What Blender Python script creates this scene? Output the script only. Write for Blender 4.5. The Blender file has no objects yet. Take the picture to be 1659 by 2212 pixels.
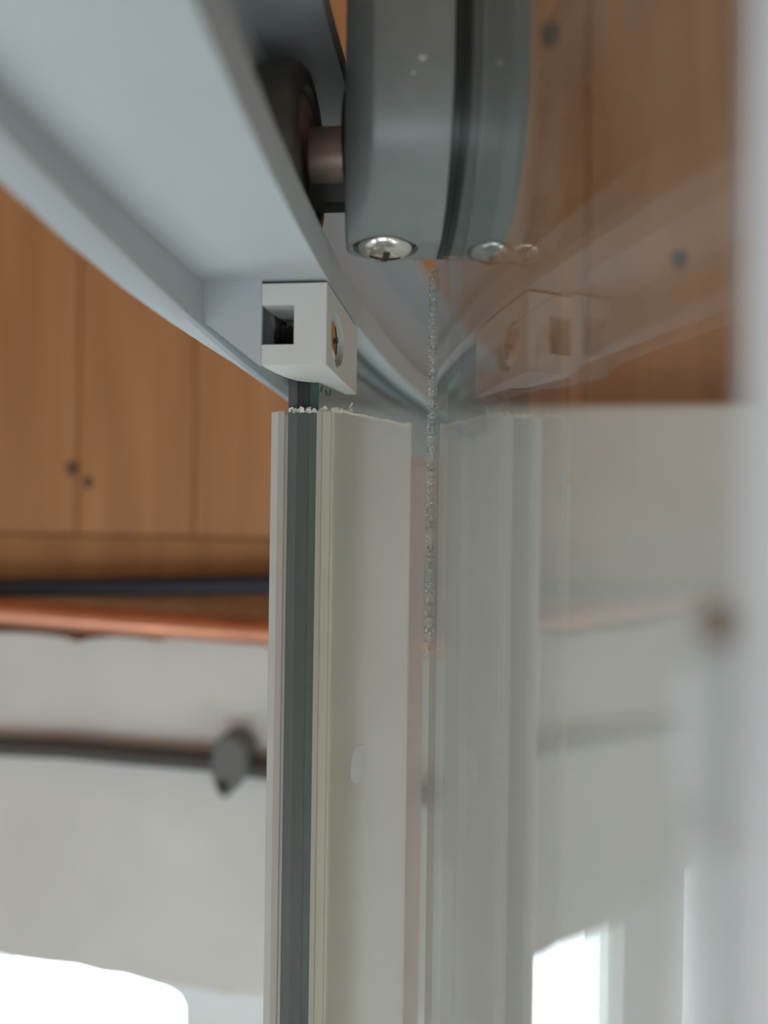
import bpy, bmesh, math, random
import numpy as np
from mathutils import Vector, Matrix

random.seed(7)
sc = bpy.context.scene
col = sc.collection
CAM_H = 1.90                      # camera height above the floor (m)
F, CX, CY, ROLL = 1700.0, 829.5, 1106.0, 0.014   # focal length and centre in photo pixels

# ------------------------------------------------------------------ camera
cam_d = bpy.data.cameras.new('camera'); cam = bpy.data.objects.new('camera', cam_d); col.objects.link(cam)
cam_d.sensor_fit = 'HORIZONTAL'; cam_d.sensor_width = 36.0; cam_d.lens = 36.0 * F / 1659.0
cam_d.clip_start = 0.002; cam_d.clip_end = 50
cam_d.dof.use_dof = True; cam_d.dof.focus_distance = 0.137; cam_d.dof.aperture_fstop = cam_d.lens / 3.0
cam.matrix_world = Matrix.Translation((0, 0, CAM_H)) @ Matrix.Rotation(math.pi / 2, 4, 'X') @ Matrix.Rotation(ROLL, 4, 'Z')
sc.camera = cam

# ------------------------------------------------------------------ world and exposure
w = bpy.data.worlds.new('overcast'); sc.world = w; w.use_nodes = True
bg = w.node_tree.nodes['Background']
bg.inputs['Color'].default_value = (0.86, 0.94, 1.0, 1); bg.inputs['Strength'].default_value = 9.0
sc.view_settings.view_transform = 'Standard'; sc.view_settings.look = 'None'
sc.view_settings.gamma = 1.0; sc.view_settings.exposure = -0.38
sc.view_settings.use_curve_mapping = False
sc.cycles.max_bounces = 14; sc.cycles.transparent_max_bounces = 24; sc.cycles.diffuse_bounces = 6

# ------------------------------------------------------------------ frames (all work in mm relative to the camera)
def M(p): return Vector((p[0] / 1000.0, p[1] / 1000.0, CAM_H + p[2] / 1000.0))
WA = math.radians(9.8); W0 = 400.0
UX = Vector((math.cos(WA), -math.sin(WA), 0)); VX = Vector((-math.sin(WA), -math.cos(WA), 0))
def room(u, v, z):                     # u to the right along the back wall, v out of it into the room
    return Vector((0, W0, 0)) + UX * u + VX * v + Vector((0, 0, z))
def ray(px, py):
    x = px - CX; y = -(py - CY)
    return Vector((x * math.cos(ROLL) - y * math.sin(ROLL), F, x * math.sin(ROLL) + y * math.cos(ROLL))) if False else \
        Vector((x, F, y + ROLL * x))
def onwall(px, py, v=0.0):             # (u, z) where a photo pixel meets the back wall plane pushed out by v
    r = ray(px, py); o = room(0, v, 0)
    t = o.dot(VX) / r.dot(VX); p = r * t
    return (p - room(0, 0, 0)).dot(UX), p.z
# rail lip: plan curve x(y)
def lipx(y): return 5.369e-4 * y * y - 0.02514 * y - 14.379
def lipang(y): return math.atan(2 * 5.369e-4 * y - 0.02514)
def rail(s, y, z):                     # s to the outside (left) of the lip, y = station
    a = lipang(y); return Vector((lipx(y) - s * math.cos(a), y + s * math.sin(a), z))
# door glass: plan arc
GK, GP, GX = 0.00137, -0.0187, 8.84
def gl(s, n=0.0, z=0.0):               # s along the arc from station 125, n to the left of the inner face
    th = GP + GK * s; R = 1 / GK
    x = GX + R * (math.cos(GP) - math.cos(th)); y = 125 + R * (math.sin(th) - math.sin(GP))
    return Vector((x - n * math.cos(th), y + n * math.sin(th), z))
def gl_at_px(px, n=0.0):
    lo, hi = -122.0, 120.0
    for _ in range(60):
        m = (lo + hi) / 2; p = gl(m, n)
        if CX + F * p.x / p.y > px: lo = m
        else: hi = m
    return lo

# ------------------------------------------------------------------ mesh helpers
def tag(o, label=None, cat=None, group=None, kind=None):
    if label: o['label'] = label
    if cat: o['category'] = cat
    if group: o['group'] = group
    if kind: o['kind'] = kind
    return o
def empty(name, loc, label, cat, group=None):
    o = bpy.data.objects.new(name, None); col.objects.link(o); o.location = M(loc); o.empty_display_size = 0.01
    return tag(o, label, cat, group)
def obj(name, vf, mat, parent=None, smooth=None, bevel=0, origin=None, segs=2):
    verts, faces = vf
    off = M(origin) if origin is not None else (wl(parent) if parent else Vector())
    me = bpy.data.meshes.new(name)
    me.from_pydata([tuple(M(v) - off) for v in verts], [], faces)
    bm = bmesh.new(); bm.from_mesh(me); bmesh.ops.recalc_face_normals(bm, faces=bm.faces); bm.to_mesh(me); bm.free()
    if smooth is not None:
        me.shade_smooth(); me.set_sharp_from_angle(angle=math.radians(smooth))
    for m in (mat if isinstance(mat, (list, tuple)) else [mat]): me.materials.append(m)
    o = bpy.data.objects.new(name, me); col.objects.link(o)
    if parent: o.parent = parent
    if origin is not None: o.location = off if not parent else off - wl(parent)
    if bevel:
        b = o.modifiers.new('edge', 'BEVEL'); b.width = bevel / 1000.0; b.segments = segs; b.limit_method = 'ANGLE'; b.angle_limit = math.radians(40)
        if smooth is None:
            me.shade_smooth(); me.set_sharp_from_angle(angle=math.radians(50))
    return o
def wl(o):
    v = Vector(o.location)
    while o.parent: o = o.parent; v += Vector(o.location)
    return v
def join(*vfs):
    V, Fc = [], []
    for v, f in vfs:
        n = len(V); V += list(v); Fc += [tuple(i + n for i in q) for q in f]
    return V, Fc
def prism(poly, fn, a, b):             # polygon of 2D points, fn(p, q, h) -> 3D, between heights a and b
    n = len(poly)
    V = [fn(p[0], p[1], a) for p in poly] + [fn(p[0], p[1], b) for p in poly]
    Fc = [tuple(range(n - 1, -1, -1)), tuple(range(n, 2 * n))] + [(i, (i + 1) % n, n + (i + 1) % n, n + i) for i in range(n)]
    return V, Fc
def boxf(fn, a0, a1, b0, b1, c0, c1):
    return prism([(a0, b0), (a1, b0), (a1, b1), (a0, b1)], fn, c0, c1)
def loft(rings, closed=True, caps=True):
    n = len(rings[0]); V = [p for r in rings for p in r]; Fc = []
    for i in range(len(rings) - 1):
        for j in range(n if closed else n - 1):
            k = (j + 1) % n
            Fc.append((i * n + j, i * n + k, (i + 1) * n + k, (i + 1) * n + j))
    if caps and closed:
        Fc.append(tuple(range(n - 1, -1, -1))); Fc.append(tuple((len(rings) - 1) * n + j for j in range(n)))
    return V, Fc
def tube(path, r, n=14, rr=None):
    rings = []
    for i, p in enumerate(path):
        p = Vector(p); a = Vector(path[max(i - 1, 0)]); b = Vector(path[min(i + 1, len(path) - 1)])
        t = (b - a).normalized(); up = Vector((0, 0, 1)) if abs(t.z) < .9 else Vector((1, 0, 0))
        e1 = t.cross(up).normalized(); e2 = t.cross(e1)
        q = rr[i] if rr else r
        rings.append([p + (e1 * math.cos(2 * math.pi * k / n) + e2 * math.sin(2 * math.pi * k / n)) * q for k in range(n)])
    return loft(rings)
def lathe(prof, c, axis, n=32, closed_ends=True):    # prof: (radius, height along axis)
    ax = Vector(axis).normalized(); up = Vector((0, 0, 1)) if abs(ax.z) < .9 else Vector((0, 1, 0))
    e1 = ax.cross(up).normalized(); e2 = ax.cross(e1); c = Vector(c)
    rings = [[c + ax * h + (e1 * math.cos(2 * math.pi * k / n) + e2 * math.sin(2 * math.pi * k / n)) * max(r, .004) for k in range(n)] for r, h in prof]
    return loft(rings)
def boolean(vf, cutters, op='DIFFERENCE'):
    def tmp(vf_):
        me = bpy.data.meshes.new('tmp'); me.from_pydata([tuple(v) for v in vf_[0]], [], vf_[1])
        bm = bmesh.new(); bm.from_mesh(me); bmesh.ops.recalc_face_normals(bm, faces=bm.faces); bm.to_mesh(me); bm.free()
        o = bpy.data.objects.new('tmp', me); col.objects.link(o); return o
    a = tmp(vf); cs = [tmp(c) for c in cutters]
    for c in cs:
        m = a.modifiers.new('b', 'BOOLEAN'); m.operation = op; m.object = c; m.solver = 'EXACT'
    dg = bpy.context.evaluated_depsgraph_get(); dg.update()
    me = bpy.data.meshes.new_from_object(a.evaluated_get(dg))
    out = ([v.co.copy() for v in me.vertices], [tuple(p.vertices) for p in me.polygons])
    for o in [a] + cs: bpy.data.objects.remove(o, do_unlink=True)
    bpy.data.meshes.remove(me)
    return out

# ------------------------------------------------------------------ materials
def mat(name, rgb, rough=.5, metal=0.0, noise=0.0, nscale=200.0, bump=0.0, bscale=400.0, spec=.5, coat=0.0, trans=0.0):
    m = bpy.data.materials.new(name); m.use_nodes = True; nt = m.node_tree; b = nt.nodes['Principled BSDF']
    b.inputs['Base Color'].default_value = (*rgb, 1); b.inputs['Roughness'].default_value = rough
    b.inputs['Metallic'].default_value = metal; b.inputs['Specular IOR Level'].default_value = spec
    b.inputs['Coat Weight'].default_value = coat
    tc = nt.nodes.new('ShaderNodeTexCoord')
    if noise:
        n = nt.nodes.new('ShaderNodeTexNoise'); n.inputs['Scale'].default_value = nscale; n.inputs['Detail'].default_value = 6
        nt.links.new(tc.outputs['Object'], n.inputs['Vector'])
        r = nt.nodes.new('ShaderNodeValToRGB'); r.color_ramp.elements[0].position = .3; r.color_ramp.elements[1].position = .7
        r.color_ramp.elements[0].color = (*[c * (1 - noise) for c in rgb], 1); r.color_ramp.elements[1].color = (*[min(1, c * (1 + noise)) for c in rgb], 1)
        nt.links.new(n.outputs['Fac'], r.inputs['Fac']); nt.links.new(r.outputs['Color'], b.inputs['Base Color'])
    if bump:
        n = nt.nodes.new('ShaderNodeTexNoise'); n.inputs['Scale'].default_value = bscale; n.inputs['Detail'].default_value = 5
        nt.links.new(tc.outputs['Object'], n.inputs['Vector'])
        bp = nt.nodes.new('ShaderNodeBump'); bp.inputs['Strength'].default_value = bump; bp.inputs['Distance'].default_value = .001
        nt.links.new(n.outputs['Fac'], bp.inputs['Height']); nt.links.new(bp.outputs['Normal'], b.inputs['Normal'])
    return m
def specks(m, rgb, scale=900.0, size=.12, seed=0.0, keep=.8):
    """small flecks of dirt or dust mixed into the base colour"""
    nt = m.node_tree; b = nt.nodes['Principled BSDF']
    tc = nt.nodes.new('ShaderNodeTexCoord'); v = nt.nodes.new('ShaderNodeTexVoronoi'); v.inputs['Scale'].default_value = scale
    mp = nt.nodes.new('ShaderNodeMapping'); mp.inputs['Location'].default_value = (seed, seed * .7, 0)
    nt.links.new(tc.outputs['Object'], mp.inputs['Vector']); nt.links.new(mp.outputs['Vector'], v.inputs['Vector'])
    lt = nt.nodes.new('ShaderNodeMath'); lt.operation = 'LESS_THAN'; lt.inputs[1].default_value = size
    nt.links.new(v.outputs['Distance'], lt.inputs[0])
    sx = nt.nodes.new('ShaderNodeSeparateColor'); nt.links.new(v.outputs['Color'], sx.inputs['Color'])
    gt = nt.nodes.new('ShaderNodeMath'); gt.operation = 'GREATER_THAN'; gt.inputs[1].default_value = keep
    nt.links.new(sx.outputs['Red'], gt.inputs[0])
    mu = nt.nodes.new('ShaderNodeMath'); mu.operation = 'MULTIPLY'
    nt.links.new(lt.outputs[0], mu.inputs[0]); nt.links.new(gt.outputs[0], mu.inputs[1])
    mx = nt.nodes.new('ShaderNodeMix'); mx.data_type = 'RGBA'
    src = b.inputs['Base Color']
    if src.is_linked: nt.links.new(src.links[0].from_socket, mx.inputs['A'])
    else: mx.inputs['A'].default_value = src.default_value
    mx.inputs['B'].default_value = (*rgb, 1)
    nt.links.new(mu.outputs[0], mx.inputs['Factor']); nt.links.new(mx.outputs['Result'], b.inputs['Base Color'])
    return m
def glass(name, tint, haze=0.0, hazergb=(.8, .8, .78), ior=1.5, rough=0.0, thru=.5):
    """clear sheet: Fresnel reflection over a tinted clear transmission, plus a little surface film"""
    m = bpy.data.materials.new(name); m.use_nodes = True; nt = m.node_tree; nt.nodes.remove(nt.nodes['Principled BSDF'])
    out = nt.nodes['Material Output']
    g = nt.nodes.new('ShaderNodeNewGeometry'); fr = nt.nodes.new('ShaderNodeFresnel')
    mr = nt.nodes.new('ShaderNodeMapRange'); mr.inputs['To Min'].default_value = ior; mr.inputs['To Max'].default_value = 1 / ior
    nt.links.new(g.outputs['Backfacing'], mr.inputs['Value']); nt.links.new(mr.outputs['Result'], fr.inputs['IOR'])
    t = nt.nodes.new('ShaderNodeBsdfTransparent'); t.inputs['Color'].default_value = (*tint, 1)
    gl_ = nt.nodes.new('ShaderNodeBsdfGlossy'); gl_.inputs['Roughness'].default_value = rough
    mx = nt.nodes.new('ShaderNodeMixShader')
    body = t.outputs[0]
    if haze:
        d = nt.nodes.new('ShaderNodeBsdfDiffuse'); d.inputs['Color'].default_value = (*hazergb, 1)
        tr = nt.nodes.new('ShaderNodeBsdfTranslucent'); tr.inputs['Color'].default_value = (*hazergb, 1)
        a = nt.nodes.new('ShaderNodeMixShader'); a.inputs[0].default_value = thru
        nt.links.new(d.outputs[0], a.inputs[1]); nt.links.new(tr.outputs[0], a.inputs[2])
        b = nt.nodes.new('ShaderNodeMixShader'); b.inputs[0].default_value = haze
        nt.links.new(body, b.inputs[1]); nt.links.new(a.outputs[0], b.inputs[2]); body = b.outputs[0]
    nt.links.new(fr.outputs[0], mx.inputs[0]); nt.links.new(body, mx.inputs[1]); nt.links.new(gl_.outputs[0], mx.inputs[2])
    nt.links.new(mx.outputs[0], out.inputs['Surface'])
    return m
def wood(name, a, b_, knots=True, rough=.55):
    m = bpy.data.materials.new(name); m.use_nodes = True; nt = m.node_tree; b = nt.nodes['Principled BSDF']
    tc = nt.nodes.new('ShaderNodeTexCoord'); oi = nt.nodes.new('ShaderNodeObjectInfo')
    mp = nt.nodes.new('ShaderNodeMapping'); mp.inputs['Scale'].default_value = (38, 38, 3)
    ad = nt.nodes.new('ShaderNodeVectorMath'); ad.operation = 'ADD'
    nt.links.new(tc.outputs['Object'], ad.inputs[0]); nt.links.new(oi.outputs['Random'], ad.inputs[1])
    nt.links.new(ad.outputs[0], mp.inputs['Vector'])
    n = nt.nodes.new('ShaderNodeTexNoise'); n.inputs['Scale'].default_value = 1.6; n.inputs['Detail'].default_value = 7; n.inputs['Distortion'].default_value = .6
    nt.links.new(mp.outputs['Vector'], n.inputs['Vector'])
    r = nt.nodes.new('ShaderNodeValToRGB'); r.color_ramp.elements[0].position = .35; r.color_ramp.elements[1].position = .7
    r.color_ramp.elements[0].color = (*a, 1); r.color_ramp.elements[1].color = (*b_, 1)
    nt.links.new(n.outputs['Fac'], r.inputs['Fac'])
    last = r.outputs['Color']
    if knots:
        v = nt.nodes.new('ShaderNodeTexVoronoi'); v.inputs['Scale'].default_value = 7.0
        mk = nt.nodes.new('ShaderNodeMapping'); mk.inputs['Scale'].default_value = (1, 1, .55); nt.links.new(ad.outputs[0], mk.inputs['Vector'])
        nt.links.new(mk.outputs['Vector'], v.inputs['Vector'])
        mr = nt.nodes.new('ShaderNodeMapRange'); mr.inputs['From Min'].default_value = .03; mr.inputs['From Max'].default_value = .075
        mr.inputs['To Min'].default_value = .75; mr.inputs['To Max'].default_value = 0
        nt.links.new(v.outputs['Distance'], mr.inputs['Value'])
        mx = nt.nodes.new('ShaderNodeMix'); mx.data_type = 'RGBA'; mx.inputs['B'].default_value = (.06, .03, .015, 1)
        nt.links.new(mr.outputs['Result'], mx.inputs['Factor']); nt.links.new(last, mx.inputs['A']); last = mx.outputs['Result']
    nt.links.new(last, b.inputs['Base Color']); b.inputs['Roughness'].default_value = rough
    return m

m_plaster = mat('white_plaster', (.80, .795, .77), .9, noise=.06, nscale=14, bump=.4, bscale=60)
m_floor = mat('grey_floor', (.34, .33, .31), .6, noise=.1, nscale=9)
m_wood = wood('pine_boards', (.46, .215, .088), (.575, .285, .122))
m_trim = wood('pine_trim', (.39, .175, .058), (.48, .23, .08))
m_knot = mat('pine_knot', (.13, .065, .03), .6, noise=.3, nscale=120)
m_ceil = wood('pine_ceiling', (.40, .19, .08), (.50, .25, .11))
m_frame = mat('white_window_frame', (.78, .79, .79), .35)
m_pane = glass('window_pane_glass', (.98, .99, .99))
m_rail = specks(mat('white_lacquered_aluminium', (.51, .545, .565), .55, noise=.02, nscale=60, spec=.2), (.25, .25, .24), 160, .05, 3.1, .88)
m_block = specks(mat('white_moulded_plastic', (.70, .705, .675), .5, spec=.3, bump=.05, bscale=1500), (.35, .35, .33), 260, .05, 1.3, .9)
m_hang = mat('grey_plastic', (.24, .265, .26), .33, noise=.05, nscale=300)
m_clamp = mat('grey_green_plastic', (.15, .18, .175), .45)
m_gask = mat('black_green_rubber', (.012, .022, .02), .35)
m_wheel = mat('worn_dark_nylon', (.075, .066, .055), .45, noise=.35, nscale=160)
m_axle = mat('tarnished_brass', (.36, .28, .23), .42, .75, noise=.45, nscale=130)
m_dark = mat('blackened_steel', (.045, .045, .04), .45, .6, noise=.3, nscale=250)
m_chrome = mat('bright_screw_steel', (.78, .77, .73), .16, 1.0, noise=.1, nscale=300)
m_recess = mat('dark_brown_recess', (.10, .065, .03), .7)  # dark brown at the bottom of the screw slots and recess
m_copper = mat('copper', (.80, .36, .23), .32, .85, noise=.12, nscale=40)
m_navy = mat('navy_pipe_plastic', (.022, .03, .05), .45)
m_cable = mat('dark_grey_cable', (.085, .08, .075), .55)
m_clip = mat('grey_clip_plastic', (.16, .165, .155), .5)
m_door = glass('shower_door_glass', (.955, .975, .965), haze=.035, hazergb=(.62, .64, .62))
m_fix = glass('fixed_pane_glass', (.915, .957, .948))
m_teal = mat('teal_glass_edge', (.06, .125, .13), .35)
def ground(name):
    m = bpy.data.materials.new(name); m.use_nodes = True; nt = m.node_tree; b = nt.nodes['Principled BSDF']; out = nt.nodes['Material Output']
    b.inputs['Base Color'].default_value = (.62, .62, .58, 1); b.inputs['Roughness'].default_value = .4
    tc = nt.nodes.new('ShaderNodeTexCoord'); t = nt.nodes.new('ShaderNodeBsdfTransparent'); t.inputs['Color'].default_value = (.9, .91, .9, 1)
    n = nt.nodes.new('ShaderNodeTexNoise'); n.inputs['Scale'].default_value = 2600; n.inputs['Detail'].default_value = 3
    nt.links.new(tc.outputs['Object'], n.inputs['Vector'])
    r = nt.nodes.new('ShaderNodeValToRGB'); r.color_ramp.elements[0].position = .52; r.color_ramp.elements[1].position = .72
    r.color_ramp.elements[0].color = (.16, .16, .16, 1); r.color_ramp.elements[1].color = (1, 1, 1, 1)
    n2 = nt.nodes.new('ShaderNodeTexNoise'); n2.inputs['Scale'].default_value = 1500; nt.links.new(tc.outputs['Object'], n2.inputs['Vector'])
    r2 = nt.nodes.new('ShaderNodeValToRGB'); r2.color_ramp.elements[0].position = .36; r2.color_ramp.elements[1].position = .46
    r2.color_ramp.elements[0].color = (.03, .035, .03, 1); r2.color_ramp.elements[1].color = (.72, .72, .68, 1)
    nt.links.new(n2.outputs['Fac'], r2.inputs['Fac']); nt.links.new(r2.outputs['Color'], b.inputs['Base Color'])
    nt.links.new(n.outputs['Fac'], r.inputs['Fac']); mx = nt.nodes.new('ShaderNodeMixShader')
    nt.links.new(r.outputs['Color'], mx.inputs[0]); nt.links.new(t.outputs[0], mx.inputs[1]); nt.links.new(b.outputs[0], mx.inputs[2]); nt.links.new(mx.outputs[0], out.inputs['Surface'])
    return m
m_dedge = ground('ground_glass_edge')
m_eA = mat('glass_edge_grey', (.10, .105, .115), .5)
m_eB = mat('glass_edge_black_green', (.016, .022, .021), .45)
m_eC = mat('glass_edge_green', (.04, .075, .065), .5)
m_sealw = mat('milky_vinyl', (.90, .92, .91), .32)
m_fin = specks(mat('grey_white_vinyl', (.95, .94, .925), .38, noise=.02, nscale=40), (.86, .86, .83), 420, .07, 2.2, .88)
m_sealy = mat('yellowed_vinyl', (.80, .80, .68), .35)
m_sealb = mat('beige_vinyl', (.78, .74, .69), .35)
m_web = glass('clear_vinyl', (.90, .92, .90), haze=.07, hazergb=(.75, .78, .76), ior=1.1, rough=.25, thru=0.0)
m_fin2 = glass('translucent_vinyl', (.8, .76, .72), haze=.55, hazergb=(.8, .74, .70), ior=1.2, rough=.2)
def vinyl(m, amount):
    nt = m.node_tree; b = nt.nodes['Principled BSDF']; out = nt.nodes['Material Output']
    t = nt.nodes.new('ShaderNodeBsdfTranslucent'); mx = nt.nodes.new('ShaderNodeMixShader'); mx.inputs[0].default_value = amount
    if b.inputs['Base Color'].is_linked: nt.links.new(b.inputs['Base Color'].links[0].from_socket, t.inputs['Color'])
    else: t.inputs['Color'].default_value = b.inputs['Base Color'].default_value
    nt.links.new(b.outputs[0], mx.inputs[1]); nt.links.new(t.outputs[0], mx.inputs[2]); nt.links.new(mx.outputs[0], out.inputs['Surface'])
vinyl(m_fin, .88)
for m_ in (m_sealw, m_sealy, m_sealb): vinyl(m_, .55)
m_burr = mat('cut_vinyl_burr', (.74, .72, .64), .5)
m_green = mat('green_marker', (.02, .16, .10), .6)
m_profile = mat('white_door_profile', (.84, .87, .91), .4)
m_handle = mat('pale_grey_handle', (.60, .66, .65), .35)
m_cap = mat('brown_cap', (.22, .12, .07), .6)
m_speck = mat('white_paint_speck', (.7, .7, .67), .6)
m_drip = mat('dried_water_mark', (.66, .67, .655), .35)

# ------------------------------------------------------------------ the room
UL, UR, VB = -900.0, 800.0, 1900.0
ZF, ZC = -CAM_H * 1000, 330.0
RM = lambda u, v, z: room(u, v, z)
tag(obj('floor', boxf(RM, UL - 250, UR + 120, -250, VB + 250, ZF - 60, ZF), m_floor), 'grey bathroom floor under the shower cubicle', kind='structure')
tag(obj('ceiling', boxf(RM, UL - 250, UR + 120, -250, VB + 250, ZC, ZC + 60), m_ceil), 'pine clad ceiling above the shower cubicle', kind='structure')

# back wall: rough plaster below, backing behind the boards above, window opening low on the left
zl = [onwall(x, y)[::1] for x, y in ((0, 2062), (60, 2074), (120, 2082), (180, 2088), (235, 2103), (300, 2110), (345, 2122), (420, 2132), (500, 2148), (570, 2152), (640, 2165), (760, 2176), (860, 2184), (930, 2188))]
W_L, W_R = -640.0, onwall(985, 2190)[0]
lint = [(W_L, zl[0][1] + 62)] + [(W_L + 100 * i, zl[0][1] + 62 - 12 * i + random.uniform(-3, 3)) for i in range(1, 4)] + [p for p in zl if p[0] < W_R - 3] + [(W_R, zl[-1][1] - 2)]
W_B = -1050.0
edge_px = [(-60, 1368), (0, 1366), (60, 1368), (110, 1372), (150, 1379), (172, 1388), (195, 1380), (250, 1375), (300, 1378), (335, 1384), (358, 1384), (375, 1374), (450, 1376), (520, 1380), (590, 1386), (700, 1396), (800, 1400), (880, 1405), (960, 1410)]
top = [onwall(x, y) for x, y in edge_px]
ut = [(UL - 120, top[0][1] + 30)] + [(UL + 100 * i, top[0][1] + 22 - 2.4 * i + random.uniform(-2, 2)) for i in range(0, 7)] + top + [(UR + 120, top[-1][1] - 20)]
WV = lambda u, z, v: room(u, v, z)
zmid = onwall(0, 1800)[1]
wall_parts = [prism([(UL - 120, zmid), (UR + 120, zmid)] + ut[::-1], WV, -230, 0),
              prism([(W_L, zmid)] + lint + [(W_R, zmid)], WV, -230, 0) if False else prism(lint + [(W_R, zmid), (W_L, zmid)], WV, -230, 0),
              boxf(WV, UL - 120, W_L, ZF, zmid, -230, 0), boxf(WV, W_R, UR + 120, ZF, zmid, -230, 0),
              boxf(WV, W_L, W_R, ZF, W_B, -230, 0), boxf(WV, UL - 120, UR + 120, zmid, ZC, -250, -40)]
wall_back = tag(obj('wall_back', join(*wall_parts), m_plaster), 'rough white plaster wall with pine boards above', kind='structure')
# pine boards, tongue and groove
j1, j2 = onwall(166, 1150, -14)[0], onwall(417, 1150, -14)[0]
pitch = j2 - j1
z_tr = onwall(0, 1150, -14)[1]; z_bot = z_tr - 110
u = j1 - pitch * math.ceil((j1 - UL) / pitch)
bm_len = ZC - z_tr
k = 0; board_mesh = None
while u < UR:
    g = .35
    pr = [(g, -38), (pitch - g, -38), (pitch - g, -15.2), (pitch - g - 1.6, -14), (g + 1.6, -14), (g, -15.2)]
    if board_mesh is None:
        o = obj('board', prism(pr, lambda a, b, h: UX * a + VX * b + Vector((0, 0, h - CAM_H * 0)), 0, bm_len), m_wood)
        board_mesh = o.data
        for v_ in board_mesh.vertices: v_.co.z -= CAM_H
    else:
        o = bpy.data.objects.new('board', board_mesh); col.objects.link(o)
    o.parent = wall_back; o.location = M(room(u, 0, z_tr)) 
    u += pitch; k += 1
for kx, ky, kr in ((153, 1012, 3.6), (190, 1042, 3.0), (1460, 560, 4.0), (1175, 75, 5.0)):
    ku, kz = onwall(kx, ky, -14)
    kpts = [(kr * (1 + .18 * math.sin(3 * t)) * math.cos(t), kr * 1.25 * math.sin(t)) for t in [2 * math.pi * i / 14 for i in range(14)]]
    obj('knot', prism(kpts, lambda a, z, v, ku=ku, kz=kz: room(ku + a, v, kz + z), -14.5, -13.9), m_knot, wall_back)
tr = obj('trim_1', boxf(WV, UL, UR, z_bot, z_tr - .6, -38, -17), m_trim, bevel=1.2); tag(tr, 'darker pine trim board along the foot of the boards', kind='structure')

# window low in the back wall
fz = lambda px, py: onwall(px, py, -70)
ug, zg = fz(408, 2150); f0 = W_L; f1 = W_R
win = bpy.data.objects.new('window_1', None); col.objects.link(win); win.location = M(room((f0 + f1) / 2, -80, W_B)); tag(win, 'white framed window below the rough lintel', kind='structure')
zt_w = max(p[1] for p in lint) + 20
um, zg2 = fz(600, 2176)
fr_vf = boolean(boxf(WV, f0 - 8, f1 + 8, W_B - 8, zt_w, -110, -70),
                [prism([(-278, W_B + 45), (ug, W_B + 45), (ug, zg - 8), (ug - 3, zg - 2), (ug - 10, zg + 1.5), (-278, zg + 24)], WV, -140, -40),
                 prism([(f0 + 45, W_B + 45), (-372, W_B + 45), (-372, zg + 28), (f0 + 45, zg + 34)], WV, -140, -40),
                 prism([(um, W_B + 45), (f1 - 12, W_B + 45), (f1 - 12, zg2 - 16), (f1 - 20, zg2 - 10), (um + 10, zg2 - 4), (um, zg2 - 12)], WV, -140, -40)])
obj('window_frame', fr_vf, m_frame, win, bevel=2.0)
obj('window_pane', boxf(WV, f0 + 40, -367, W_B + 40, zg + 40, -92, -88), m_pane, win)
obj('window_pane', boxf(WV, -283, ug + 5, W_B + 40, zg + 40, -92, -88), m_pane, win)
obj('window_pane', boxf(WV, um - 5, f1 - 8, W_B + 40, zg2 + 4, -92, -88), m_pane, win)
obj('window_sill', boxf(WV, f0 - 10, f1 + 10, W_B - 30, W_B - 8, -110, 30), m_frame, win, bevel=3)

# left, right and rear walls with low openings added to let in light, out of the frame
def holed(fn, a0, a1, b0, b1, h, w_):
    return join(boxf(fn, a0, h[0], b0, b1, 0, w_), boxf(fn, h[1], a1, b0, b1, 0, w_), boxf(fn, h[0], h[1], b0, h[2], 0, w_), boxf(fn, h[0], h[1], h[3], b1, 0, w_))
LW = lambda v, z, h: room(UL - h, v, z)
RW = lambda v, z, h: room(UR + h, v, z)
BW = lambda u, z, h: room(u, VB + h, z)
HL = (1000, 1500, -1300, -750); HB = (-420, 420, -1200, -800); HR = (600, 1150, -1100, -750)
tag(obj('wall_left', holed(LW, -100, VB + 120, ZF, ZC, HL, 120), m_plaster), 'white plaster wall with an unseen opening added for light', kind='structure')
tag(obj('wall_right', holed(RW, -100, VB + 120, ZF, ZC, HR, 120), m_plaster), 'white plaster wall beyond the shower cubicle', kind='structure')
tag(obj('wall_rear', holed(BW, UL - 120, UR + 120, ZF, ZC, HB, 120), m_plaster), 'white plaster wall opposite the boards', kind='structure')
def portal(c, wx, wy, nrm):
    l = bpy.data.lights.new('daylight_portal', 'AREA'); l.shape = 'RECTANGLE'; l.size = wx / 1000; l.size_y = wy / 1000
    l.cycles.is_portal = True
    o = bpy.data.objects.new('daylight_portal', l); col.objects.link(o); o.location = M(c)
    o.rotation_euler = Vector(nrm).to_track_quat('-Z', 'Y').to_euler()
portal(room(UL - 60, (HL[0] + HL[1]) / 2, (HL[2] + HL[3]) / 2), HL[1] - HL[0], HL[3] - HL[2], UX)  # portals sit at the added openings, the last one at the real window
portal(room(UR + 60, (HR[0] + HR[1]) / 2, (HR[2] + HR[3]) / 2), HR[1] - HR[0], HR[3] - HR[2], -UX)
portal(room((HB[0] + HB[1]) / 2, VB + 60, (HB[2] + HB[3]) / 2), HB[1] - HB[0], HB[3] - HB[2], -VX)
portal(room((f0 + f1) / 2, -130, (W_B + zt_w) / 2), f1 - f0, zt_w - W_B, VX)

# plastered box-out on the back wall, inside the cubicle
u0 = onwall(962, 1100, 30)[0]; zb = onwall(1400, 866, 30)[1]
tag(obj('wall_boxing', prism([(u0, ZF), (UR, ZF), (UR, zb), (u0, zb)], WV, -10, 30), m_plaster, bevel=4), 'smooth white plastered boxing in front of the pine boards', kind='structure')

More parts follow.
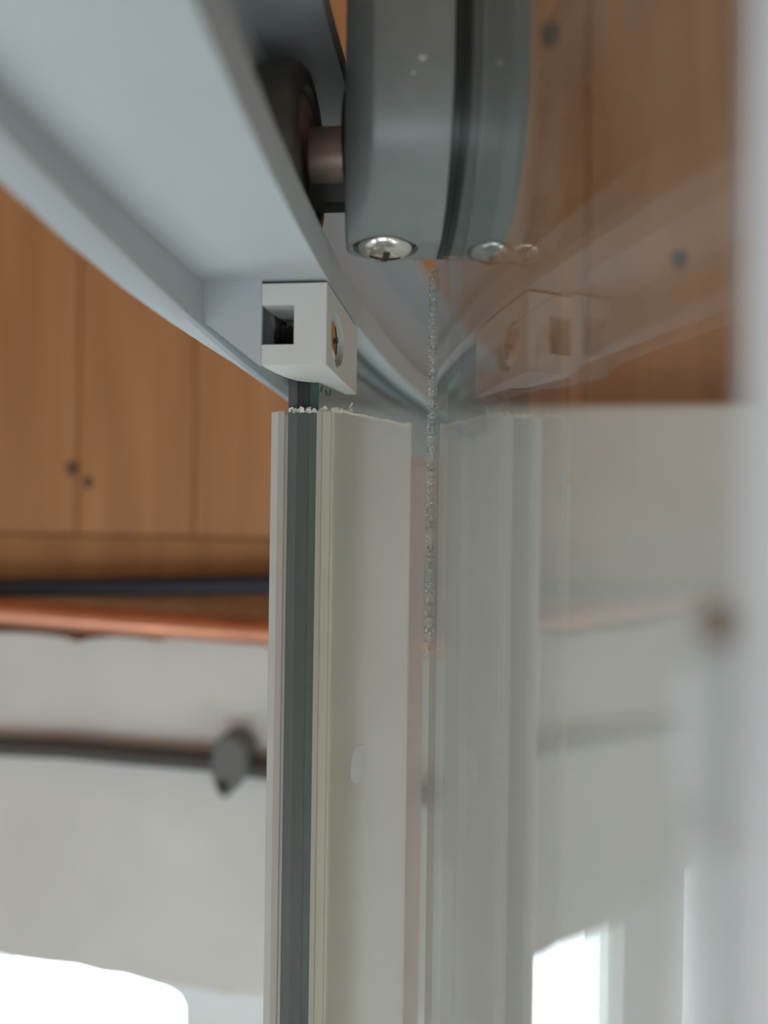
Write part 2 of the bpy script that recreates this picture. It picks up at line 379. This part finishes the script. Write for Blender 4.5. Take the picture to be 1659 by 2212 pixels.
# ------------------------------------------------------------------ pipes and cable on the back wall
def wall_line(pxs, v):
    return [room(onwall(x, y, v)[0], v, onwall(x, y, v)[1]) for x, y in pxs]
def extend(pts, a, b):
    p0, p1 = pts[0], pts[1]; q0, q1 = pts[-1], pts[-2]
    return [p0 + (p0 - p1).normalized() * a] + pts + [q0 + (q0 - q1).normalized() * b]
pp = extend(wall_line([(0, 1270), (290, 1268), (580, 1262)], -2), 380, u0 - onwall(580, 1262, -2)[0] - 1)
tag(obj('water_pipe', tube(pp, 5.6), m_navy, smooth=40, origin=pp[0]), 'navy plastic pipe running along the foot of the pine boards', 'pipe')
pp = extend(wall_line([(0, 1320), (290, 1344), (580, 1366)], 12), 380, u0 - onwall(580, 1366, 12)[0] - 1)
tag(obj('copper_pipe', tube(pp, 6.8), m_copper, smooth=40, origin=pp[0]), 'copper pipe crossing just above the rough plaster edge', 'pipe')
pp = extend(wall_line([(0, 1612), (150, 1618), (300, 1632), (480, 1646), (580, 1662)], 7), 380, u0 - onwall(580, 1662, 7)[0] - 1)
tag(obj('wall_cable', tube(pp, 5.2), m_cable, smooth=40, origin=pp[0]), 'dark grey cable clipped across the white plaster', 'cable')
cu, cz = onwall(515, 1650, 8)
clip = empty('cable_clip', room(cu, 0, cz - 14), 'grey plastic clip holding the dark cable to the plaster', 'clip')
CL = lambda a, z, v: room(cu + a, v, cz + z)
arc = [(9.5 * math.cos(t), 7 + 10.0 * math.sin(t)) for t in [math.pi * i / 10 for i in range(11)]]
obj('clip_body', prism(arc + [(-9.5, -4), (-6, -13), (-2.5, -15.5), (1, -13), (6, -5), (9.5, -2)], CL, .5, 17), m_clip, clip, bevel=1.5)
obj('nail', lathe([(2.6, 0), (2.6, 1), (1.6, 1.8), (.01, 1.9)], CL(-3, -8.5, 17), VX, 14), m_dark, clip, smooth=50)

# ------------------------------------------------------------------ curved top rail
rail_root = empty('shower_rail', rail(10, 140, 23), 'curved white lacquered top rail with an open roller channel', 'rail')
def prof(y):
    zi = 32.2 - 4.7 * (min(max(y, 10), 200) - 68) / 73.0; zo = float(np.interp(y, [20, 60, 74, 95, 120, 160, 200], [33.5, 31.6, 30.4, 28.9, 28.4, 28.1, 27.4]))
    return [(0, 36.3), (0, 42.3), (1.1, 42.3), (1.1, 38.2), (9.3, 38.2), (9.3, 70), (-1.3, 70), (-1.3, 74), (23, 74), (26, 71), (26, 42), (25.2, 37.5),
            (23.9, zo + .9), (23.2, zo), (20.6, zi - .2), (20.0, zi + .3), (20.2, 36.3)]
ys = [-160 + 15.4 * i for i in range(36)]
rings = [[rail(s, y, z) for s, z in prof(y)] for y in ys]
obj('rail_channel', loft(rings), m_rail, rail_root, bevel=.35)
# filler behind the clamp, closing the channel under the fixed pane
yb = 122.8; ab = math.atan2(lipx(154) - lipx(yb), 154 - yb)
T = Vector((math.sin(ab), math.cos(ab), 0)); N = Vector((-math.cos(ab), math.sin(ab), 0)); O = Vector((lipx(yb), yb, 0))
BL = lambda s, t, z: O + N * s + T * t + Vector((0, 0, z))
SZ = lambda s, z, t: BL(s, t, z)
plug = prism([(10.5, 36.5), (20.4, 36.5), (20.3, 30.4), (19.6, 29.6), (10.5, 22.6)], SZ, .2, 40)
dish = lathe([(.01, -4.2), (3.2, -4.0), (4.4, -2.4), (4.6, 3)], BL(10.4, 4.0, 29.2), -T + N * 0.0, 24)
plug = boolean(plug, [dish])
obj('channel_plug', plug, m_rail, rail_root)

# ------------------------------------------------------------------ glass clamp block under the rail
blk = empty('glass_clamp', BL(5, 14, 22.7), 'white plastic clamp block with a notch and cross head screw under the rail', 'clamp')
poly = [(0, 0), (10.4, 0), (10.4, 3.0), (9.9, 8), (9.2, 12), (8.0, 15.2), (6.4, 16.6), (5.0, 17.0), (4.6, 17.4), (2.2, 31), (0.2, 31.4)]
body = prism(poly, lambda s, t, z: BL(s, t, z), 22.9, 35.7)
notch = boxf(lambda s, t, z: BL(s, t, z), 5.2, 14, -2, 11.5, 26.1, 32.3)
SC = BL(0, 9.6, 28.8)
bore = lathe([(4.25, -1.5), (4.25, 2.6)], SC, N, 36)
bore = ([SC + (v - SC) + T * ((v - SC).dot(T) * (.34 if (v - SC).dot(T) < 0 else .5)) for v in bore[0]], bore[1])
drip_cut = prism([(9.6 - 2.6, 27), (9.6 - 1.0, 24.2), (9.6 + .9, 24.2), (9.6 + 2.6, 27)], lambda t, z, s: BL(s, t, z), -1, .45)
hole = lathe([(2.0, 0), (2.0, 20)], SC, N, 20)
body = boolean(body, [notch, bore, drip_cut])
obj('clamp_body', body, m_block, blk, bevel=.3)
def screw_head(name, c, ax, r, h, parent, rot=.3):
    prof = [(r * .80, -.6), (r, 0), (r, h * .18)] + [(r * math.cos(a), h * .18 + h * .82 * math.sin(a)) for a in [math.radians(d) for d in (15, 30, 45, 60, 75, 88)]]
    ax = Vector(ax).normalized(); up = Vector((0, 0, 1)) if abs(ax.z) < .9 else Vector((0, 1, 0))
    e1 = ax.cross(up).normalized(); e2 = ax.cross(e1); c = Vector(c)
    f1 = e1 * math.cos(rot) + e2 * math.sin(rot); f2 = ax.cross(f1)
    cuts = []
    for p, q in ((f1, f2), (f2, f1)):
        fn = lambda a, b, z, p=p, q=q: c + p * a + q * b + ax * z
        cuts.append(prism([(-r * .56, -r * .12), (r * .56, -r * .12), (r * .56, r * .12), (-r * .56, r * .12)], fn, h * .35, h * 1.5))
    vf = boolean(lathe(prof, c, ax, 28), cuts)
    o = obj(name, vf, m_chrome, parent, smooth=35)
    fn = lambda a, b, z: c + f1 * a + f2 * b + ax * z
    obj('cross_slot', join(boxf(fn, -r * .54, r * .54, -r * .11, r * .11, h * .34, h * .40), boxf(fn, -r * .11, r * .11, -r * .54, r * .54, h * .35, h * .41)), m_recess, o)
    return o
tag(screw_head('clamp_screw', BL(1.5, 10.0, 28.8), -N, 4.0, 1.25, blk, .25), 'chrome cross head screw sunk in the side')
# threaded shank seen in the notch
th = [(1.55, 0)]
for i in range(7):
    th += [(2.15, .35 + i * .95), (1.55, .8 + i * .95)]
obj('screw_thread', lathe(th, BL(3.2, 6.4, 28.6), N, 20), m_dark, blk, smooth=30)
for i, (t_, s_, z_, a_) in enumerate(((18.5, 4.4, 22.0, .3), (21.0, 4.0, 21.7, -.2), (23.0, 3.7, 22.0, .5))):
    c = BL(s_, t_, z_)
    obj('green_paint_fleck', prism([(-1.1, -.35), (.4, -.6), (1.2, .1), (.2, .5), (-.8, .35)], lambda a, b, h, c=c, a_=a_: c + T * (a * math.cos(a_)) + Vector((0, 0, b + a * math.sin(a_))) + N * h, 0, .15), m_green, blk)

# ------------------------------------------------------------------ fixed pane behind the clamp
GF = 17.6            # distance of its front edge behind the clamp front
fx = empty('fixed_glass_panel', BL(8.2, GF, ZF + 60), 'fixed clear glass panel with a dark green edge under the rail', 'glass panel')
def pane(s0, s1, ya, yb_, za, zb_, n=16):
    rs = []
    for i in range(n + 1):
        y = ya + (yb_ - ya) * i / n
        rs.append([rail(s0, y, za), rail(s1, y, za), rail(s1, y, zb_), rail(s0, y, zb_)])
    return loft(rs)
obj('glass_sheet', pane(4.75, 10.0, yb + GF, 376, ZF + 60, 36.0), m_fix, fx)
obj('top_edge', pane(4.55, 10.1, yb + GF + .2, 376, 34.3, 36.25), m_teal, fx)
for nm, a, b, mm_ in (('edge_bevel', 8.4, 10.1, m_eA), ('edge_face', 6.3, 8.4, m_eB), ('edge_bevel', 4.65, 6.3, m_eC)):
    t0, t1 = (-.1, -.9) if nm == 'edge_face' else (-.1, -.55)
    obj(nm, boxf(lambda s, t, z: rail(s, yb + GF + t, z), a, b, t1, t0, ZF + 60, 35.8), mm_, fx)

# ------------------------------------------------------------------ seal strip pushed over the pane edge
ZS = 17.7            # top cut of the seal
seal = empty('seal_strip', BL(8, GF - 2, ZF + 70), 'translucent vinyl seal strip with a wide fin on the fixed pane edge', 'seal')
zb0 = ZF + 70
ST = lambda s, t, z: rail(s, yb + GF + t, z)
obj('clear_web', boxf(ST, 4.5, 10.4, -2.0, -1.35, zb0, ZS), m_web, seal)
obj('side_leg', prism([(11.3, -2.0), (13.2, -.6), (13.2, 12), (12.0, 12), (11.3, 8)], ST, zb0, ZS), m_sealw, seal, bevel=.2)
obj('corner_bead', boxf(ST, 10.3, 11.5, -2.2, -1.4, zb0, ZS), m_sealb, seal, bevel=.12)
obj('corner_bead', boxf(ST, 3.55, 4.55, -2.25, -1.4, zb0, ZS), m_sealb, seal, bevel=.12)
obj('side_leg', prism([(3.6, -2.1), (3.6, 10), (2.7, 10), (2.05, -1.4), (1.9, -2.3)], ST, zb0, ZS), m_sealy, seal, bevel=.15)
# fin: thin blade reaching across to the door glass
P0 = ST(1.95, -1.7, 0); P1 = Vector((5.0, 161.5, 0))
def fin_pts(off, n=10):
    d = (P1 - P0); nn = Vector((d.y, -d.x, 0)).normalized()
    return [P0 + d * (i / n) + nn * (1.0 * math.sin(math.pi * i / n) + off) for i in range(n + 1)]
fa, fb = fin_pts(.45), fin_pts(-.45)
def cut_z(i, n=10):   # slightly wavy hand cut
    return ZS + (.15 if i < 3 else 0) + [.0, .12, -.05, .1, .0, -.06, .05, .0, -.04, .02, -.02][i]
ringsf = [[fa[i] + Vector((0, 0, zb0)), fb[i] + Vector((0, 0, zb0)), fb[i] + Vector((0, 0, cut_z(i))), fa[i] + Vector((0, 0, cut_z(i)))] for i in range(11)]
obj('fin', loft(ringsf), m_fin, seal, smooth=30)
# thin inner blade behind the fin
Q0 = P1 + Vector((-6, 9, 0)); Q1 = Vector((9.0, 172.5, 0)); dq = (Q1 - Q0); nq = Vector((dq.y, -dq.x, 0)).normalized() * .2
obj('inner_blade', prism([Q0 + nq, Q1 + nq, Q1 - nq, Q0 - nq], lambda a, b, h: Vector((a, b, h)), zb0, 10.2), m_fin2, seal)
# ragged burrs left by the saw
def ribbon(pts, wd, th_=.12):
    rs = []
    for i, p in enumerate(pts):
        p = Vector(p); a = Vector(pts[max(i - 1, 0)]); b = Vector(pts[min(i + 1, len(pts) - 1)]); t = (b - a).normalized()
        e1 = t.cross(Vector((.3, 1, .1))).normalized() * (wd * (1 - .6 * i / len(pts))); e2 = t.cross(e1).normalized() * th_
        rs.append([p + e1 + e2, p - e1 + e2, p - e1 - e2, p + e1 - e2])
    return loft(rs)
rb = random.Random(3)
for i in range(26):
    if i < 9: s_ = 9.4 - i * .72; b0 = ST(s_, -1.7 + rb.uniform(-.3, .5), ZS)
    else:
        f_ = (i - 9) / 16; f_ = .02 + f_ * .5 if i < 23 else .9 + .03 * (i - 23)
        b0 = P0.lerp(P1, f_) + Vector((0, -.3, ZS))
    hgt = rb.uniform(.25, .75) if i != 15 else 2.1
    pts = [b0 + Vector((0, 0, -.2)), b0 + Vector((rb.uniform(-.5, .5), rb.uniform(-.5, .2), hgt * .6)), b0 + Vector((rb.uniform(-.4, 1.1), rb.uniform(-.6, .2), hgt))]
    obj('burr', ribbon(pts, rb.uniform(.25, .6) if i != 15 else .2), m_burr, seal)
# saw lip along the fin top
lipr = [[fa[i] + Vector((0, -.12, cut_z(i) - .35)), fb[i] + Vector((0, .1, cut_z(i) - .3)), fb[i] + Vector((0, .1, cut_z(i) + .16)), fa[i] + Vector((.05, -.2, cut_z(i) + .1 + .08 * math.sin(i * 2.3)))] for i in range(11)]
obj('cut_edge', loft(lipr), m_burr, seal)
# dried water mark on the fin
fc = P0.lerp(P1, .30); dn = (P1 - P0).normalized(); nv = Vector((dn.y, -dn.x, 0))
zc_ = -(1650 - CY) / F * fc.y
wm = [(-1.9, 2.0), (-.9, 3.3), (.9, 3.4), (2.1, 3.0), (2.3, 0), (2.2, -2.0), (1.2, -3.2), (-.6, -3.4), (-1.9, -2.4), (-2.4, -.6)]
obj('water_mark', prism(wm, lambda a, b, h: P0 + dn * ((P1 - P0).length * .30 + a) + nv * (h + .46 + math.sin(math.pi * (.30 + a / (P1 - P0).length))) + Vector((0, 0, zc_ + b)), 0, .05), m_drip, seal)

# ------------------------------------------------------------------ sliding door with its roller hanger
ZT = 96.0
door = empty('shower_door', gl(-60, 0, ZF + 65), 'curved clear glass sliding door hung from a grey roller hanger', 'shower door')
S_END = gl_at_px(932); S_NEAR = -150.0; GT = 2.8
NS = 60
def dring(s): return [gl(s, 0, ZF + 65), gl(s, -GT, ZF + 65), gl(s, -GT, ZT), gl(s, 0, ZT)]
obj('glass_pane', loft([dring(S_NEAR + (S_END - S_NEAR) * i / NS) for i in range(NS + 1)]), m_door, door, smooth=20)
obj('ground_edge', boxf(lambda s, n, z: gl(s, n, z), S_END - .1, S_END + .5, .02, 1.0, -27, 45), m_dedge, door)
# frame on the glass at the hanger
SH = -2.5
hp = gl(SH); ha = GP + GK * SH
HT = Vector((math.sin(ha), math.cos(ha), 0)); HN = Vector((-math.cos(ha), math.sin(ha), 0))
HC_Z, HR_ = 60.5, 20.3
HF = lambda n, t, z: hp + HN * n + HT * t + Vector((0, 0, z))
def stadium(r, flat=0.0, ts=1.0, n=28, top=104.0):
    pts = [(r * ts, top)]
    for i in range(n + 1):
        a = -math.pi * i / n
        t_, z_ = r * math.cos(a), HC_Z + r * math.sin(a)
        pts.append((t_ * ts, max(z_, HC_Z - HR_ + flat)))
    pts.append((-r * ts, top))
    return pts
def slab(lv):      # list of (n, r, flat, squeeze)
    return loft([[HF(l[0], t, z) for t, z in stadium(*l[1:])] for l in lv])
body = slab([(.9, HR_ - .3, .6), (1.1, HR_, .5), (10.6, HR_, .5), (11.5, HR_, .5, .985), (12.2, HR_, .52, .94), (13.6, HR_ - .1, .55, .82), (15.0, HR_ - .3, .8, .66), (15.4, HR_ - .9, 1.4, .62)])
SCC = HF(9.3, -.5, HC_Z - HR_)
body = boolean(body, [lathe([(5.1, -3), (5.1, 1.6), (3.2, 2.2)], SCC, (0, 0, 1), 36)])
hb = obj('hanger_body', body, m_hang, door, smooth=28)
scr = screw_head('hanger_screw', SCC + Vector((0, 0, 1.5)), (0, 0, -1), 4.35, 2.6, hb, 1.45)
scr['label'] = 'chrome cross head screw under the hanger'
obj('screw_recess', lathe([(5.0, 1.55), (5.0, 1.75)], SCC, (0, 0, 1), 30), m_recess, hb)
for px, py, r_ in ((898, 126, .33), (905, 122, .2), (893, 121, .16), (880, 157, .2)):
    r = ray(px, py); t_ = (hp - HT * HR_).dot(HT) / r.dot(HT); p = r * t_
    obj('paint_speck', lathe([(r_, 0), (r_ * .8, .1), (.02, .15)], p + HT * .02, -HT, 9), m_speck, hb)
obj('gasket', slab([(.02, HR_ - .2, .2), (.9, HR_ - .2, .2)]), m_gask, door, smooth=28)
obj('outer_clamp', slab([(-GT - .05, HR_ - .2, .3), (-GT - 3.0, HR_, .3), (-GT - 5.4, HR_ - .6, .6), (-GT - 6.6, HR_ - 2.2, 1.5)]), m_clamp, door, smooth=28)
obj('slab_blocker', slab([(-.02, HR_ - .8, .8), (-GT + .02, HR_ - .8, .8)]), m_gask, door, smooth=28)  # dark filler added inside the glass to block the view along the slab
# axle and wheel running in the rail
wa = lipang(121); AX = Vector((math.cos(wa), -math.sin(wa), 0)); WC = Vector((lipx(121) - 5.6, 121.5, 54.2))
ax = obj('axle', lathe([(3.0, 3.0), (4.0, 3.2), (4.45, 3.6), (4.45, 14.0)], WC, AX, 30), m_axle, door, smooth=30)
obj('eccentric_collar', lathe([(4.4, 3.4), (4.4, 11.6)], WC + Vector((0, 2.5, -2.8)), AX, 6), m_dark, ax)
obj('axle_flange', lathe([(9.6, 9.2), (10.0, 9.6), (10.0, 10.8)], WC + Vector((0, 3.5, 2.0)), AX, 36), m_dark, door, smooth=30)
wh = obj('roller_wheel', lathe([(8.6, -2.6), (10.6, -3.4), (12.2, -3.4), (13.2, -2.6), (13.4, -1.2), (13.4, 1.0), (13.1, 2.4), (12.4, 3.2), (11.0, 3.5), (10.2, 3.3), (9.6, 2.2), (6.0, 2.0)], WC, AX, 48), m_wheel, door, smooth=40)
obj('bearing_ring', lathe([(9.0, 1.8), (9.0, 2.7), (7.6, 2.9), (6.6, 2.4), (5.0, 2.4)], WC, AX, 40), m_axle, wh, smooth=40)
# upright profile on the near edge of the door and its handle
sp = gl_at_px(1606)
prf = lambda s, n, z: gl(s, n, z)
obj('edge_profile', prism([(sp, .06), (sp - 22, .06), (sp - 22, -6), (sp, -6)], prf, ZF + 65, ZT), m_profile, door)
NI = .06
def gz(px, py, n):
    s = gl_at_px(px, n); p = gl(s, n); return s, -(py - CY) / F * p.y
hs, hz = gz(1478, 1376, .9); _, hz2 = gz(1478, 1765, 1.2); hs2 = sp + .3
hd = obj('door_handle', prism([(hs, hz - 1.2), (hs - .4, hz - .3), (hs - 1.0, hz), (hs2, hz + .1), (hs2, hz - 320), (hs, hz - 320)], lambda a, z, n: gl(a, n, z), NI, .9), m_handle, door)
# rounded ridge of the grip, a U that closes at the bottom
c0 = [(hs - .8, hz - 1.0), (hs - .75, hz - 5), (hs - .7, hz2 + 2.2), (hs - 1.1, hz2 + .9), (hs - 2.2, hz2 - .1), (hs2 + .6, hz2 - .5)]
obj('grip_ridge', tube([gl(a, .9, z) for a, z in c0], .45, 10), m_profile, hd, smooth=50)
cs_, cz_ = gz(1545, 1334, .5)
obj('brown_plug', lathe([(1.1, 0), (1.0, .5), (.6, .8), (.02, .9)], gl(cs_, NI, cz_), gl(cs_, 1) - gl(cs_, 0), 20), m_cap, door, smooth=40)
